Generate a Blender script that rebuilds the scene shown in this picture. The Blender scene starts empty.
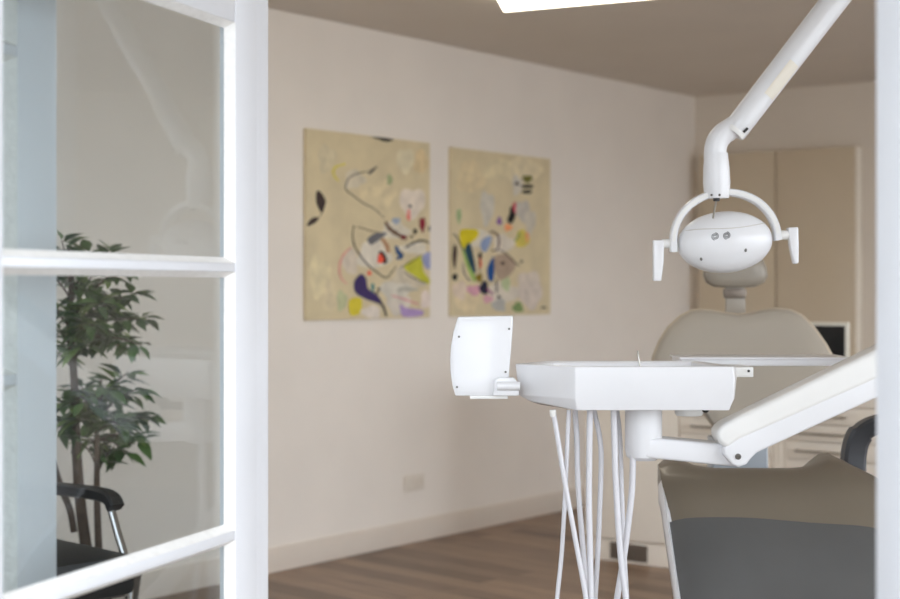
import bpy, bmesh, math, random
from mathutils import Vector, Matrix, Euler
random.seed(7)
S = bpy.context.scene
COL = S.collection
PI = math.pi

# ------------------------------------------------------------------ camera
F, CX, HY, EYE = 1500.0, 450.0, 287.0, 1.265      # focal length in px, centre column, eye-level row, eye height
def P(px, py, d):
    """point seen at (px,py) of the 900x599 photograph, d metres away from the camera"""
    return Vector(((px - CX) / F * d, d, EYE - (py - HY) / F * d))

cam = bpy.data.cameras.new('camera')
co = bpy.data.objects.new('camera', cam)
COL.objects.link(co)
co.location = (0, 0, EYE)
co.rotation_euler = (PI / 2, 0, 0)
cam.sensor_width = 36
cam.lens = F / 900 * 36
cam.shift_y = -(299.5 - HY) / 900
cam.clip_start = .05
cam.dof.use_dof = True
cam.dof.focus_distance = 3.45
cam.dof.aperture_fstop = 3.0
S.camera = co

# ------------------------------------------------------------------ room frame
Q = Vector((-.798, 6.65, 0))
D1 = Vector((.6116, .7912, 0)).normalized()        # along the long left wall, away from the camera
D2 = Vector((D1.y, -D1.x, 0))                      # from the left wall towards the right wall
RZ = math.atan2(D2.y, D2.x)
RM = Matrix.Translation(Q) @ Matrix.Rotation(RZ, 4, 'Z')     # local x = D2 (v), local y = D1 (u)
U0, U1, V1, H = -3.56, 3.905, 6.1, 2.5
def R(v, u, z=0):
    return Q + D2 * v + D1 * u + Vector((0, 0, z))
def wall_at(px, py, v=0):
    """(u, z) of the point seen at a pixel on the plane v metres in front of the left wall"""
    r = (px - CX) / F; o = Q + D2 * v
    u = (r * o.y - o.x) / (D1.x - r * D1.y)
    d = o.y + D1.y * u
    return u, EYE - (py - HY) / F * d

# ------------------------------------------------------------------ materials
def lin(c):
    return tuple(((x / 255) / 12.92 if x / 255 <= .04045 else ((x / 255 + .055) / 1.055) ** 2.4) for x in c)
MATS = {}
def mat(name, rgb, rough=.5, metal=0, noise=0, scale=8, bump=0, bscale=60, coat=0, spec=.5, stretch=None, emit=None):
    if name in MATS: return MATS[name]
    m = bpy.data.materials.new(name); m.use_nodes = True
    nt = m.node_tree; N = nt.nodes; L = nt.links
    b = N['Principled BSDF']
    c = lin(rgb)
    b.inputs['Base Color'].default_value = (*c, 1)
    b.inputs['Roughness'].default_value = rough
    b.inputs['Metallic'].default_value = metal
    b.inputs['Specular IOR Level'].default_value = spec
    if coat:
        b.inputs['Coat Weight'].default_value = coat
        b.inputs['Coat Roughness'].default_value = .06
    tc = N.new('ShaderNodeTexCoord')
    mp = N.new('ShaderNodeMapping'); L.new(tc.outputs['Object'], mp.inputs['Vector'])
    if stretch: mp.inputs['Scale'].default_value = stretch
    nz = N.new('ShaderNodeTexNoise'); nz.inputs['Scale'].default_value = scale; nz.inputs['Detail'].default_value = 4
    L.new(mp.outputs['Vector'], nz.inputs['Vector'])
    cr = N.new('ShaderNodeValToRGB')
    k = noise if noise else .015
    cr.color_ramp.elements[0].position = .3; cr.color_ramp.elements[1].position = .7
    cr.color_ramp.elements[0].color = (*[x * (1 - k) for x in c], 1)
    cr.color_ramp.elements[1].color = (*[min(1, x * (1 + k)) for x in c], 1)
    L.new(nz.outputs['Fac'], cr.inputs['Fac']); L.new(cr.outputs['Color'], b.inputs['Base Color'])
    if bump:
        n2 = N.new('ShaderNodeTexNoise'); n2.inputs['Scale'].default_value = bscale; n2.inputs['Detail'].default_value = 3
        L.new(mp.outputs['Vector'], n2.inputs['Vector'])
        bp = N.new('ShaderNodeBump'); bp.inputs['Strength'].default_value = bump; bp.inputs['Distance'].default_value = .01
        L.new(n2.outputs['Fac'], bp.inputs['Height']); L.new(bp.outputs['Normal'], b.inputs['Normal'])
    if emit:
        b.inputs['Emission Color'].default_value = (*emit[0], 1)
        b.inputs['Emission Strength'].default_value = emit[1]
    MATS[name] = m
    return m

def glass_mat():
    m = bpy.data.materials.new('window_glass'); m.use_nodes = True
    nt = m.node_tree; N = nt.nodes; L = nt.links; N.remove(N['Principled BSDF'])
    out = N['Material Output']
    lw = N.new('ShaderNodeLayerWeight'); lw.inputs['Blend'].default_value = .5
    p5 = N.new('ShaderNodeMath'); p5.operation = 'POWER'; p5.inputs[1].default_value = 5
    ma = N.new('ShaderNodeMath'); ma.operation = 'MULTIPLY_ADD'; ma.inputs[1].default_value = .95; ma.inputs[2].default_value = .043
    L.new(lw.outputs['Facing'], p5.inputs[0]); L.new(p5.outputs[0], ma.inputs[0])
    tr = N.new('ShaderNodeBsdfTransparent'); tr.inputs['Color'].default_value = (.875, .905, .91, 1)
    gl = N.new('ShaderNodeBsdfGlossy'); gl.inputs['Roughness'].default_value = .01
    nz = N.new('ShaderNodeTexNoise'); nz.inputs['Scale'].default_value = 5
    tc = N.new('ShaderNodeTexCoord'); L.new(tc.outputs['Object'], nz.inputs['Vector'])
    bp = N.new('ShaderNodeBump'); bp.inputs['Strength'].default_value = .02; bp.inputs['Distance'].default_value = .02
    L.new(nz.outputs['Fac'], bp.inputs['Height']); L.new(bp.outputs['Normal'], gl.inputs['Normal'])
    mx = N.new('ShaderNodeMixShader')
    L.new(ma.outputs[0], mx.inputs['Fac']); L.new(tr.outputs[0], mx.inputs[1]); L.new(gl.outputs[0], mx.inputs[2])
    L.new(mx.outputs[0], out.inputs['Surface'])
    return m
GLASS = glass_mat()

def floor_mat():
    m = bpy.data.materials.new('oak_planks'); m.use_nodes = True
    nt = m.node_tree; N = nt.nodes; L = nt.links; b = N['Principled BSDF']
    tc = N.new('ShaderNodeTexCoord'); mp = N.new('ShaderNodeMapping')
    mp.inputs['Rotation'].default_value = (0, 0, -RZ + math.radians(7))
    L.new(tc.outputs['Object'], mp.inputs['Vector'])
    br = N.new('ShaderNodeTexBrick')
    br.inputs['Scale'].default_value = 1
    br.inputs['Brick Width'].default_value = 1.3; br.inputs['Row Height'].default_value = .12
    br.inputs['Mortar Size'].default_value = .0018; br.offset = .37
    br.inputs['Color1'].default_value = (*lin((168, 142, 120)), 1)
    br.inputs['Color2'].default_value = (*lin((118, 98, 82)), 1)
    br.inputs['Mortar'].default_value = (*lin((70, 58, 50)), 1)
    L.new(mp.outputs['Vector'], br.inputs['Vector'])
    mp2 = N.new('ShaderNodeMapping'); mp2.inputs['Scale'].default_value = (1.5, 26, 1)
    L.new(mp.outputs['Vector'], mp2.inputs['Vector'])
    nz = N.new('ShaderNodeTexNoise'); nz.inputs['Scale'].default_value = 2.2; nz.inputs['Detail'].default_value = 5
    L.new(mp2.outputs['Vector'], nz.inputs['Vector'])
    cr = N.new('ShaderNodeValToRGB'); cr.color_ramp.elements[0].position = .3; cr.color_ramp.elements[1].position = .72
    cr.color_ramp.elements[0].color = (.6, .58, .56, 1); cr.color_ramp.elements[1].color = (1.12, 1.1, 1.08, 1)
    L.new(nz.outputs['Fac'], cr.inputs['Fac'])
    mx = N.new('ShaderNodeMix'); mx.data_type = 'RGBA'; mx.blend_type = 'MULTIPLY'; mx.inputs['Factor'].default_value = 1
    L.new(br.outputs['Color'], mx.inputs['A']); L.new(cr.outputs['Color'], mx.inputs['B'])
    L.new(mx.outputs['Result'], b.inputs['Base Color'])
    b.inputs['Roughness'].default_value = .42
    return m

WALL = mat('wall_paint', (240, 233, 224), .85, noise=.02, scale=3, bump=.05, bscale=120)
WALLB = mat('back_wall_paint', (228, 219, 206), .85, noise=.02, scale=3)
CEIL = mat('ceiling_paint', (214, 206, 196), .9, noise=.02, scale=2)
TRIMW = mat('baseboard_paint', (224, 214, 202), .5)
FRAME = mat('window_paint', (226, 228, 232), .35, noise=.012, scale=12, bump=.02, bscale=30)
PUTTY = mat('window_putty_paint', (242, 241, 238), .45, noise=.05, scale=60, bump=.25, bscale=90)
WHITE = mat('white_plastic', (229, 230, 232), .28, coat=.25)
WHITE2 = mat('cream_plastic', (233, 233, 230), .32, coat=.2)
HOSEW = mat('white_hose', (212, 212, 216), .38)
DARKGAP = mat('dark_rubber', (38, 37, 36), .6)
STEEL = mat('brushed_steel', (190, 188, 182), .28, metal=1)
SCREW = mat('screw_metal', (110, 108, 104), .35, metal=1)
TAUPE = mat('taupe_upholstery', (114, 105, 91), .36, noise=.03, scale=5, bump=.03, bscale=14, coat=.15)
TAUPE2 = mat('grey_back_upholstery', (172, 164, 151), .42, noise=.02, scale=5)
FOOTC = mat('foot_cover_vinyl', (88, 88, 87), .2, noise=.05, scale=6, bump=.16, bscale=9, stretch=(1, 1, 1))
PIPING = mat('beige_piping', (196, 184, 164), .5)
BLUEGR = mat('pale_grey_plastic', (170, 178, 186), .4)
ARMGR = mat('dark_grey_armrest', (66, 69, 74), .42, coat=.1)
CABW = mat('cabinet_gloss', (212, 197, 172), .07, noise=.01, coat=.3)
CABM = mat('cabinet_matt', (240, 232, 219), .4)
WORK = mat('worktop_laminate', (205, 196, 182), .35)
GRILL = mat('grille_metal', (128, 118, 108), .4, metal=.6)
BLACKG = mat('screen_black', (12, 14, 16), .12)
BEZEL = mat('monitor_bezel', (225, 222, 210), .4)
CHBLACK = mat('black_leatherette', (22, 23, 25), .42, bump=.05, bscale=40)
CHROME = mat('chrome_tube', (200, 200, 200), .12, metal=1)
BARK = mat('plant_bark', (84, 70, 58), .8, noise=.25, scale=30)
LEAF = [mat('leaf_dark', (58, 90, 52), .38, noise=.15, scale=20), mat('leaf_mid', (82, 116, 62), .38, noise=.15, scale=20),
        mat('leaf_light', (122, 150, 80), .4, noise=.12, scale=20)]
POT = mat('planter_clay', (92, 84, 78), .7, noise=.1)
SOIL = mat('potting_soil', (48, 38, 30), .95, noise=.3, scale=60)
SOCK = mat('socket_plastic', (228, 220, 208), .35)
SHADOWH = mat('socket_holes', (90, 84, 80), .6)
TERR = mat('terrace_stone', (168, 166, 160), .85, noise=.08, scale=3)
LED = mat('led_diffuser', (255, 250, 235), .5, emit=((1, .93, .78), 2.2))
ALU = mat('lamp_frame', (225, 222, 214), .4)
CANV = mat('canvas_ground', (220, 205, 168), .85, noise=.07, scale=7, bump=.12, bscale=40)
STICK = mat('beige_sticker', (232, 226, 212), .5)

# ------------------------------------------------------------------ mesh helpers
class MB:
    """collects shapes into ONE mesh"""
    def __init__(s): s.bm = bmesh.new(); s.mi = 0
    def _tag(s, faces):
        for f in faces: f.material_index = s.mi
    def box(s, x0, x1, y0, y1, z0, z1, M=None, bev=0):
        t = bmesh.new()
        bmesh.ops.create_cube(t, size=1)
        for v in t.verts:
            v.co = Vector(((x0 + x1) / 2 + v.co.x * (x1 - x0), (y0 + y1) / 2 + v.co.y * (y1 - y0), (z0 + z1) / 2 + v.co.z * (z1 - z0)))
        if bev:
            bmesh.ops.bevel(t, geom=list(t.edges), offset=bev, segments=2, profile=.6, affect='EDGES')
        if M is not None: t.transform(M)
        s.absorb(t); return s
    def absorb(s, t):
        for f in t.faces: f.material_index = s.mi
        me = bpy.data.meshes.new('tmp'); t.to_mesh(me); t.free()
        s.bm.from_mesh(me); bpy.data.meshes.remove(me)
    def tube(s, pts, r, n=12, caps=True, flat=None):
        """flat=(w,t,ref): rectangular-ish section, w across, t along ref"""
        pts = [Vector(p) for p in pts]
        rs = r if isinstance(r, (list, tuple)) else [r] * len(pts)
        rings = []; up = None
        for i, p in enumerate(pts):
            d = (pts[min(i + 1, len(pts) - 1)] - pts[max(i - 1, 0)]).normalized()
            if up is None:
                a = Vector((0, 0, 1)) if abs(d.z) < .9 else Vector((0, 1, 0))
                up = (a - d * a.dot(d)).normalized()
            else:
                up = (up - d * up.dot(d)).normalized()
            sd = d.cross(up)
            ring = [s.bm.verts.new(p + (up * math.cos(2 * PI * k / n) + sd * math.sin(2 * PI * k / n)) * rs[i]) for k in range(n)]
            rings.append(ring)
        fs = []
        for a, b in zip(rings, rings[1:]):
            for k in range(n):
                fs.append(s.bm.faces.new((a[k], a[(k + 1) % n], b[(k + 1) % n], b[k])))
        if caps:
            fs.append(s.bm.faces.new(rings[0][::-1])); fs.append(s.bm.faces.new(rings[-1]))
        s._tag(fs); return s
    def band(s, pts, w, t, ref):
        """flat bar swept along pts; t is its thickness along the fixed direction ref"""
        pts = [Vector(p) for p in pts]; ref = Vector(ref).normalized(); rings = []
        for i, p in enumerate(pts):
            d = (pts[min(i + 1, len(pts) - 1)] - pts[max(i - 1, 0)]).normalized()
            sd = d.cross(ref).normalized()
            ww = w[i] if isinstance(w, (list, tuple)) else w
            c = []
            for (a, b) in ((-.5, -.35), (-.35, -.5), (.35, -.5), (.5, -.35), (.5, .35), (.35, .5), (-.35, .5), (-.5, .35)):
                c.append(s.bm.verts.new(p + sd * a * ww + ref * b * t))
            rings.append(c)
        fs = []
        for a, b in zip(rings, rings[1:]):
            for k in range(8): fs.append(s.bm.faces.new((a[k], a[(k + 1) % 8], b[(k + 1) % 8], b[k])))
        fs.append(s.bm.faces.new(rings[0][::-1])); fs.append(s.bm.faces.new(rings[-1]))
        s._tag(fs); return s
    def loft(s, rings, cap=True):
        rr = [[s.bm.verts.new(Vector(p)) for p in r] for r in rings]; n = len(rr[0]); fs = []
        for a, b in zip(rr, rr[1:]):
            for k in range(n): fs.append(s.bm.faces.new((a[k], a[(k + 1) % n], b[(k + 1) % n], b[k])))
        if cap: fs.append(s.bm.faces.new(rr[0][::-1])); fs.append(s.bm.faces.new(rr[-1]))
        s._tag(fs); return s
    def prism(s, outline, vec, bev=0, seg=3):
        """closed outline of 3-D points extruded by vec, edges rounded by bev"""
        t = bmesh.new(); vec = Vector(vec)
        a = [t.verts.new(Vector(p)) for p in outline]; b = [t.verts.new(Vector(p) + vec) for p in outline]; n = len(a)
        t.faces.new(a); t.faces.new(b[::-1])
        for k in range(n): t.faces.new((a[(k + 1) % n], a[k], b[k], b[(k + 1) % n]))
        bmesh.ops.recalc_face_normals(t, faces=t.faces)
        if bev:
            es = [e for e in t.edges if len(e.link_faces) == 2 and e.calc_face_angle(0) > .9]
            bmesh.ops.bevel(t, geom=es, offset=bev, segments=seg, profile=.5, affect='EDGES', clamp_overlap=True)
        s.absorb(t); return s
    def lathe(s, prof, M, n=28):
        """prof: (r, z) pairs about the local z axis"""
        rings = [[M @ Vector((r * math.cos(2 * PI * k / n), r * math.sin(2 * PI * k / n), z)) for k in range(n)] for r, z in prof]
        return s.loft(rings)
    def ball(s, M, u=32, v=20):
        t = bmesh.new(); bmesh.ops.create_uvsphere(t, u_segments=u, v_segments=v, radius=1); t.transform(M); s.absorb(t); return s
    def poly(s, pts):
        s._tag([s.bm.faces.new([s.bm.verts.new(Vector(p)) for p in pts])]); return s
    def build(s, name, m, parent=None, smooth=True, sub=0, origin=None, angle=35):
        bmesh.ops.recalc_face_normals(s.bm, faces=s.bm.faces)
        me = bpy.data.meshes.new(name)
        off = Vector(origin) if origin is not None else (parent.matrix_world.translation.copy() if parent else None)
        if off is None:
            xs = [v.co for v in s.bm.verts]
            off = Vector(((min(c.x for c in xs) + max(c.x for c in xs)) / 2, (min(c.y for c in xs) + max(c.y for c in xs)) / 2, min(c.z for c in xs)))
        for v in s.bm.verts: v.co -= off
        s.bm.to_mesh(me); s.bm.free()
        for q in (m if isinstance(m, (list, tuple)) else [m]): me.materials.append(q)
        o = bpy.data.objects.new(name, me); COL.objects.link(o)
        if parent:
            o.parent = parent
            o.location = off - WL[parent]
        else: o.location = off
        WL[o] = off
        if smooth:
            for p in me.polygons: p.use_smooth = True
            me.set_sharp_from_angle(angle=math.radians(angle))
        if sub:
            md = o.modifiers.new('sub', 'SUBSURF'); md.levels = sub; md.render_levels = sub
        return o
WL = {}
def tag(o, label=None, cat=None, group=None, kind=None):
    if label: o['label'] = label
    if cat: o['category'] = cat
    if group: o['group'] = group
    if kind: o['kind'] = kind
    return o
def thing(name, loc, label, cat, group=None, kind=None):
    o = bpy.data.objects.new(name, None); COL.objects.link(o); o.location = loc; o.empty_display_size = .1
    WL[o] = Vector(loc)
    o.matrix_world = Matrix.Translation(loc)
    return tag(o, label, cat, group, kind)
def spline(pts, n=8):
    """Catmull-Rom through points"""
    pts = [Vector(p) for p in pts]; out = []
    q = [pts[0] * 2 - pts[1]] + pts + [pts[-1] * 2 - pts[-2]]
    for i in range(1, len(q) - 2):
        a, b, c, d = q[i - 1], q[i], q[i + 1], q[i + 2]
        for k in range(n):
            t = k / n
            out.append(.5 * ((2 * b) + (c - a) * t + (2 * a - 5 * b + 4 * c - d) * t * t + (3 * b - a - 3 * c + d) * t ** 3))
    out.append(pts[-1]); return out

# ------------------------------------------------------------------ the setting
TH = .3
OP0, OP1, OPH = 2.92, 4.62, 2.40            # garden-door opening in the front wall
b = MB(); b.box(-.3, V1 + .3, U0 - TH, U1 + .3, -.12, 0, RM); tag(b.build('floor', floor_mat(), smooth=False, origin=Q), 'brown wood plank floor of the treatment room', 'floor', kind='structure')
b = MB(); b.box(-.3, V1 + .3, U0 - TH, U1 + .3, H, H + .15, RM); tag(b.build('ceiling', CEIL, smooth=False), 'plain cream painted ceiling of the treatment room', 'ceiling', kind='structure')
b = MB(); b.box(-.2, 0, U0, U1 + .2, 0, H, RM); tag(b.build('wall_left', WALL, smooth=False), 'long cream wall carrying the two paintings', 'wall', kind='structure')
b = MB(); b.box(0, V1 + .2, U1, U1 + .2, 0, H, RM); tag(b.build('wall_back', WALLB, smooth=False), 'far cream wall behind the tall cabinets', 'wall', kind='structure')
SW = (-3.4, 3.5, .25, 2.38)                  # unseen side window added for daylight: u range, sill and head
b = MB(); b.box(V1, V1 + .2, U0, SW[0], 0, H, RM); b.box(V1, V1 + .2, SW[1], U1, 0, H, RM); b.box(V1, V1 + .2, SW[0], SW[1], 0, SW[2], RM); b.box(V1, V1 + .2, SW[0], SW[1], SW[3], H, RM); tag(b.build('wall_right', WALL, smooth=False), 'cream side wall right of the dental chair', 'wall', kind='structure')
b = MB()
b.box(-.2, .5, U0 - TH, U0, 0, H, RM); b.box(.5, 2.6, U0 - TH, U0, 0, .35, RM); b.box(.5, 2.6, U0 - TH, U0, 2.3, H, RM); b.box(2.6, OP0 - .04, U0 - TH, U0, 0, H, RM); b.box(OP0 - .04, OP1 + .04, U0 - TH, U0, OPH, H, RM)  # includes the opening of the added front window
b.box(OP1 + .04, V1 + .2, U0 - TH, U0, 0, H, RM)
tag(b.build('wall_front', WALL, smooth=False), 'front wall around the open garden door', 'wall', kind='structure')
b = MB(); b.box(-9, 12, U0 - TH - 14, U0 - TH, -.14, -.02, RM); tag(b.build('ground', TERR, smooth=False), 'unseen pale terrace paving added outside the garden door to bounce light', 'ground', kind='structure')  # out of view, put in to bounce daylight
def baseboard(name, x0, x1, y0, y1, lab, axis):
    b = MB(); b.box(x0, x1, y0, y1, 0, .096, RM, .002)
    if axis == 'u': b.box(x0, x1 - .006, y0, y1, .094, .108, RM, .003)
    else: b.box(x0, x1, y0 + .006, y1, .094, .108, RM, .003)
    tag(b.build(name, TRIMW), lab, 'baseboard', kind='structure')
baseboard('baseboard_left', 0, .018, U0, U1, 'pale baseboard along the wall with the paintings', 'u')
baseboard('baseboard_back', 1.3, V1, U1 - .018, U1, 'pale baseboard along the far wall', 'v')
# door surround
b = MB()
b.box(OP0 - .04, OP0, U0 - .14, U0 + .005, 0, OPH, RM, .003); b.box(OP1, OP1 + .04, U0 - .14, U0 + .005, 0, OPH, RM, .003)
b.box(OP0 - .04, OP1 + .04, U0 - .14, U0 + .005, OPH - .04, OPH, RM, .003)
tag(b.build('trim_1', FRAME), 'white painted frame around the garden door opening', 'door frame', kind='structure')

b = MB()  # frame of the unseen side window, added to let daylight in
for k in range(7):
    u_ = SW[0] + (SW[1] - SW[0] - .06) * k / 6; b.box(V1 + .05, V1 + .11, u_, u_ + .06, SW[2], SW[3], RM, .003)
b.box(V1 + .05, V1 + .11, SW[0], SW[1], SW[2], SW[2] + .06, RM, .003); b.box(V1 + .05, V1 + .11, SW[0], SW[1], SW[3] - .06, SW[3], RM, .003)
tag(b.build('window_4_added', FRAME), 'unseen wide side window added to light the room from the right', 'window', kind='structure')
b = MB()  # frame of the unseen front window, added for more daylight
for k in range(4):
    v_ = .5 + 2.04 * k / 3; b.box(v_, v_ + .06, U0 - .18, U0 - .12, .35, 2.3, RM, .003)
b.box(.5, 2.6, U0 - .18, U0 - .12, .35, .41, RM, .003); b.box(.5, 2.6, U0 - .18, U0 - .12, 2.24, 2.3, RM, .003)
tag(b.build('window_5_added', FRAME), 'unseen front window added for daylight left of the garden door', 'window', kind='structure')
# ---- hinged glazed leaves
def leaf(name, A, B, z0, bars, z1, stile, label, thick=.034, side=1, lip=0, fstile=None):
    """glazed leaf from hinge A to free edge B (ground points); bars = (bottom, top) of each bar between the panes; side=+1: front face is to the right of A->B"""
    A, B = Vector(A), Vector(B); L = (B - A).length; e = (B - A) / L; n = Vector((e.y, -e.x, 0)) * side
    M = Matrix(((e.x, n.x, 0, A.x), (e.y, n.y, 0, A.y), (0, 0, 1, 0), (0, 0, 0, 1)))   # local: x along, y towards viewer face, z up
    t = thing(name, A + Vector((0, 0, z0)), label, 'window', kind='structure')
    fs = fstile or stile
    gy, w = -.019, .011                       # glass plane behind the front face (y=0), width of the putty fillet
    b = MB(); b.box(0, stile - w, -thick, 0, z0, z1, M, .003); b.build('hinge_stile', FRAME, t)
    b = MB(); b.box(L - fs + w, L, -thick, 0, z0, z1, M, .003); b.build('free_stile', FRAME, t)
    if lip:
        b = MB(); b.box(L - .004, L + lip, -thick - .006, -.010, z0, z1, M, .004); b.box(L - .004, L + lip * .42, -.012, -.005, z0, z1, M, .002); b.build('rebate_strip', FRAME, t)
    b = MB(); b.box(stile - w, L - fs + w, -thick, 0, z0, z0 + .12 - w, M, .003); b.build('bottom_rail', FRAME, t)
    b = MB(); b.box(stile - w, L - fs + w, -thick, 0, z1 - .09 + w, z1, M, .003); b.build('top_rail', FRAME, t)
    for lo, hi in bars:
        b = MB(); b.box(stile - w, L - fs + w, -thick + .004, -.001, lo + w, hi - w, M, .003); b.build('glazing_bar', FRAME, t)
    lows = [z0 + .12] + [h[1] for h in bars]; highs = [h[0] for h in bars] + [z1 - .09]
    for lo, hi in zip(lows, highs):
        g = MB(); g.box(stile - w, L - fs + w, gy - .005, gy - .001, lo - w, hi + w, M); g.build('glass_pane', GLASS, t, smooth=False)
        pb = MB(); x0, x1 = stile - w, L - fs + w; l0, h0 = lo - w, hi + w
        def tri(p, q, inn):                   # triangular putty section on the front
            pb.loft([[M @ Vector((p[0], -.0005, p[1])), M @ Vector((p[0] + inn[0] * w, gy, p[1] + inn[1] * w)), M @ Vector((p[0], gy, p[1]))],
                     [M @ Vector((q[0], -.0005, q[1])), M @ Vector((q[0] + inn[2] * w, gy, q[1] + inn[3] * w)), M @ Vector((q[0], gy, q[1]))]])
        tri((x0, l0), (x0, h0), (1, 1, 1, -1)); tri((x1, l0), (x1, h0), (-1, 1, -1, -1))
        tri((x0, l0), (x1, l0), (1, 1, -1, 1)); tri((x0, h0), (x1, h0), (1, -1, -1, -1))
        pb.build('putty', PUTTY, t, smooth=False)
    return t
# main leaf: free edge 2.8 m away, pane seen between x=8 and x=222
E = Vector((.333, .943, 0)).normalized()
D0 = 2.8
P1 = Vector(((235.5 - CX) / F * D0, D0, 0))
free = P1 + E * .089
hinge = P1 - E * .80
zb = [(.29, .33), (.782, .822), (1.2825, 1.3205), (1.748, 1.81)]
leaf('window_1', hinge, free, .03, zb, 2.34, .105, 'open white glazed door leaf at the left with paned glass', side=1, fstile=.099, lip=.07)
# leaf of the inner pair, folded behind it: its stile shows pale through the glass
nb = Vector((-E.y, E.x, 0))
d2 = 2.62
i1 = Vector(((57 - CX) / F * d2, d2, 0))
leaf('window_2', i1 - E * .80, i1, .03, [(.54, .58), (1.09, 1.13), (1.64, 1.68)], 2.3, .10, 'inner white leaf seen behind the glass of the left leaf', side=1, fstile=.125)
# right leaf
rh = R(OP1 - .05, U0 + .03)
rf = Vector(((885 - CX) / F * 1.86, 1.86, 0))
leaf('window_3', rh, rf, .03, zb, 2.34, .105, 'white edge of the right door leaf cut by the photo border', side=-1, fstile=.108, lip=.05)

# ------------------------------------------------------------------ paintings
def painting(px, strokes, label):
    (x0, x1, yt, yb) = px
    u0, zt = wall_at(x0, yt, .02); u1, zbt = wall_at(x1, yb, .02)
    TK = .02
    b = MB(); b.mi = 0
    b.box(.001, TK, u0, u1, zbt, zt, RM, .004)
    ms = [CANV]; seen = {}
    def idx(c):
        if c not in seen:
            k = tuple(min(255, int(q * 1.06)) for q in c)
            seen[c] = len(ms); ms.append(mat('paint_%d_%d_%d' % c, k, .7, noise=.12, scale=18, bump=.1, bscale=50))
        return seen[c]
    lay = [0]
    def W(p):
        u, z = wall_at(p[0], p[1], .02); u = min(max(u, u0 + .002), u1 - .002); z = min(max(z, zbt + .002), zt - .002)
        return R(TK + .0008 + lay[0] * .00006, u, z)
    for st in strokes:
        kind, c = st[0], st[1]; b.mi = idx(c); lay[0] += 1
        if kind == 'p': b.poly([W(p) for p in smooth2(st[2])])
        elif kind == 'e':
            (ex, ey), (rx, ry) = st[2], st[3]; ph = random.random() * 6; pts = []
            for k in range(22):
                a = 2 * PI * k / 22; w = 1 + .14 * math.sin(3 * a + ph) + .08 * math.sin(5 * a + 2 * ph)
                pts.append((ex + rx * w * math.cos(a), ey + ry * w * math.sin(a)))
            b.poly([W(p) for p in pts])
        elif kind == 'l':
            pts = [Vector((p[0], p[1], 0)) for p in st[2]]; pts = spline(pts, 5); w = st[3] / 2; L_, R_ = [], []
            for i, p in enumerate(pts):
                d = (pts[min(i + 1, len(pts) - 1)] - pts[max(i - 1, 0)]).normalized(); n = Vector((-d.y, d.x, 0))
                ww = w * (.55 + .45 * math.sin(PI * (i + .5) / len(pts)) + .15 * math.sin(i * 1.7))
                L_.append(p + n * ww); R_.append(p - n * ww)
            for k in range(len(pts) - 1):
                b.poly([W((q.x, q.y)) for q in (L_[k], L_[k + 1], R_[k + 1], R_[k])])
    o = b.build('painting', ms, smooth=False, origin=R(0, (u0 + u1) / 2, zbt))
    tag(o, label, 'painting', 'abstract paintings on the left wall')
def smooth2(pts, n=4):
    q = [Vector((p[0], p[1], 0)) for p in pts]; out = []; N_ = len(q)
    for i in range(N_):
        a, b_, c, d = q[i - 1], q[i], q[(i + 1) % N_], q[(i + 2) % N_]
        for k in range(n):
            t = k / n; v = .5 * ((2 * b_) + (c - a) * t + (2 * a - 5 * b_ + 4 * c - d) * t * t + (3 * b_ - a - 3 * c + d) * t ** 3)
            out.append((v.x, v.y))
    return out
def zz(s, ox, oy):
    return lambda *pts: [(x / s + ox, y / s + oy) for x, y in pts]
a1, a2 = zz(5.707, 300, 120), zz(5.707, 300, 220)
b1, b2 = zz(6.658, 440, 140), zz(6.658, 440, 230)
def el(z, c, ctr, rad, s): return ('e', c, z(ctr)[0], (rad[0] / s, rad[1] / s))
s1, s2 = 5.707, 6.658
DK = (58, 44, 40); BK = (28, 26, 26); LN = (92, 82, 72)
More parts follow.
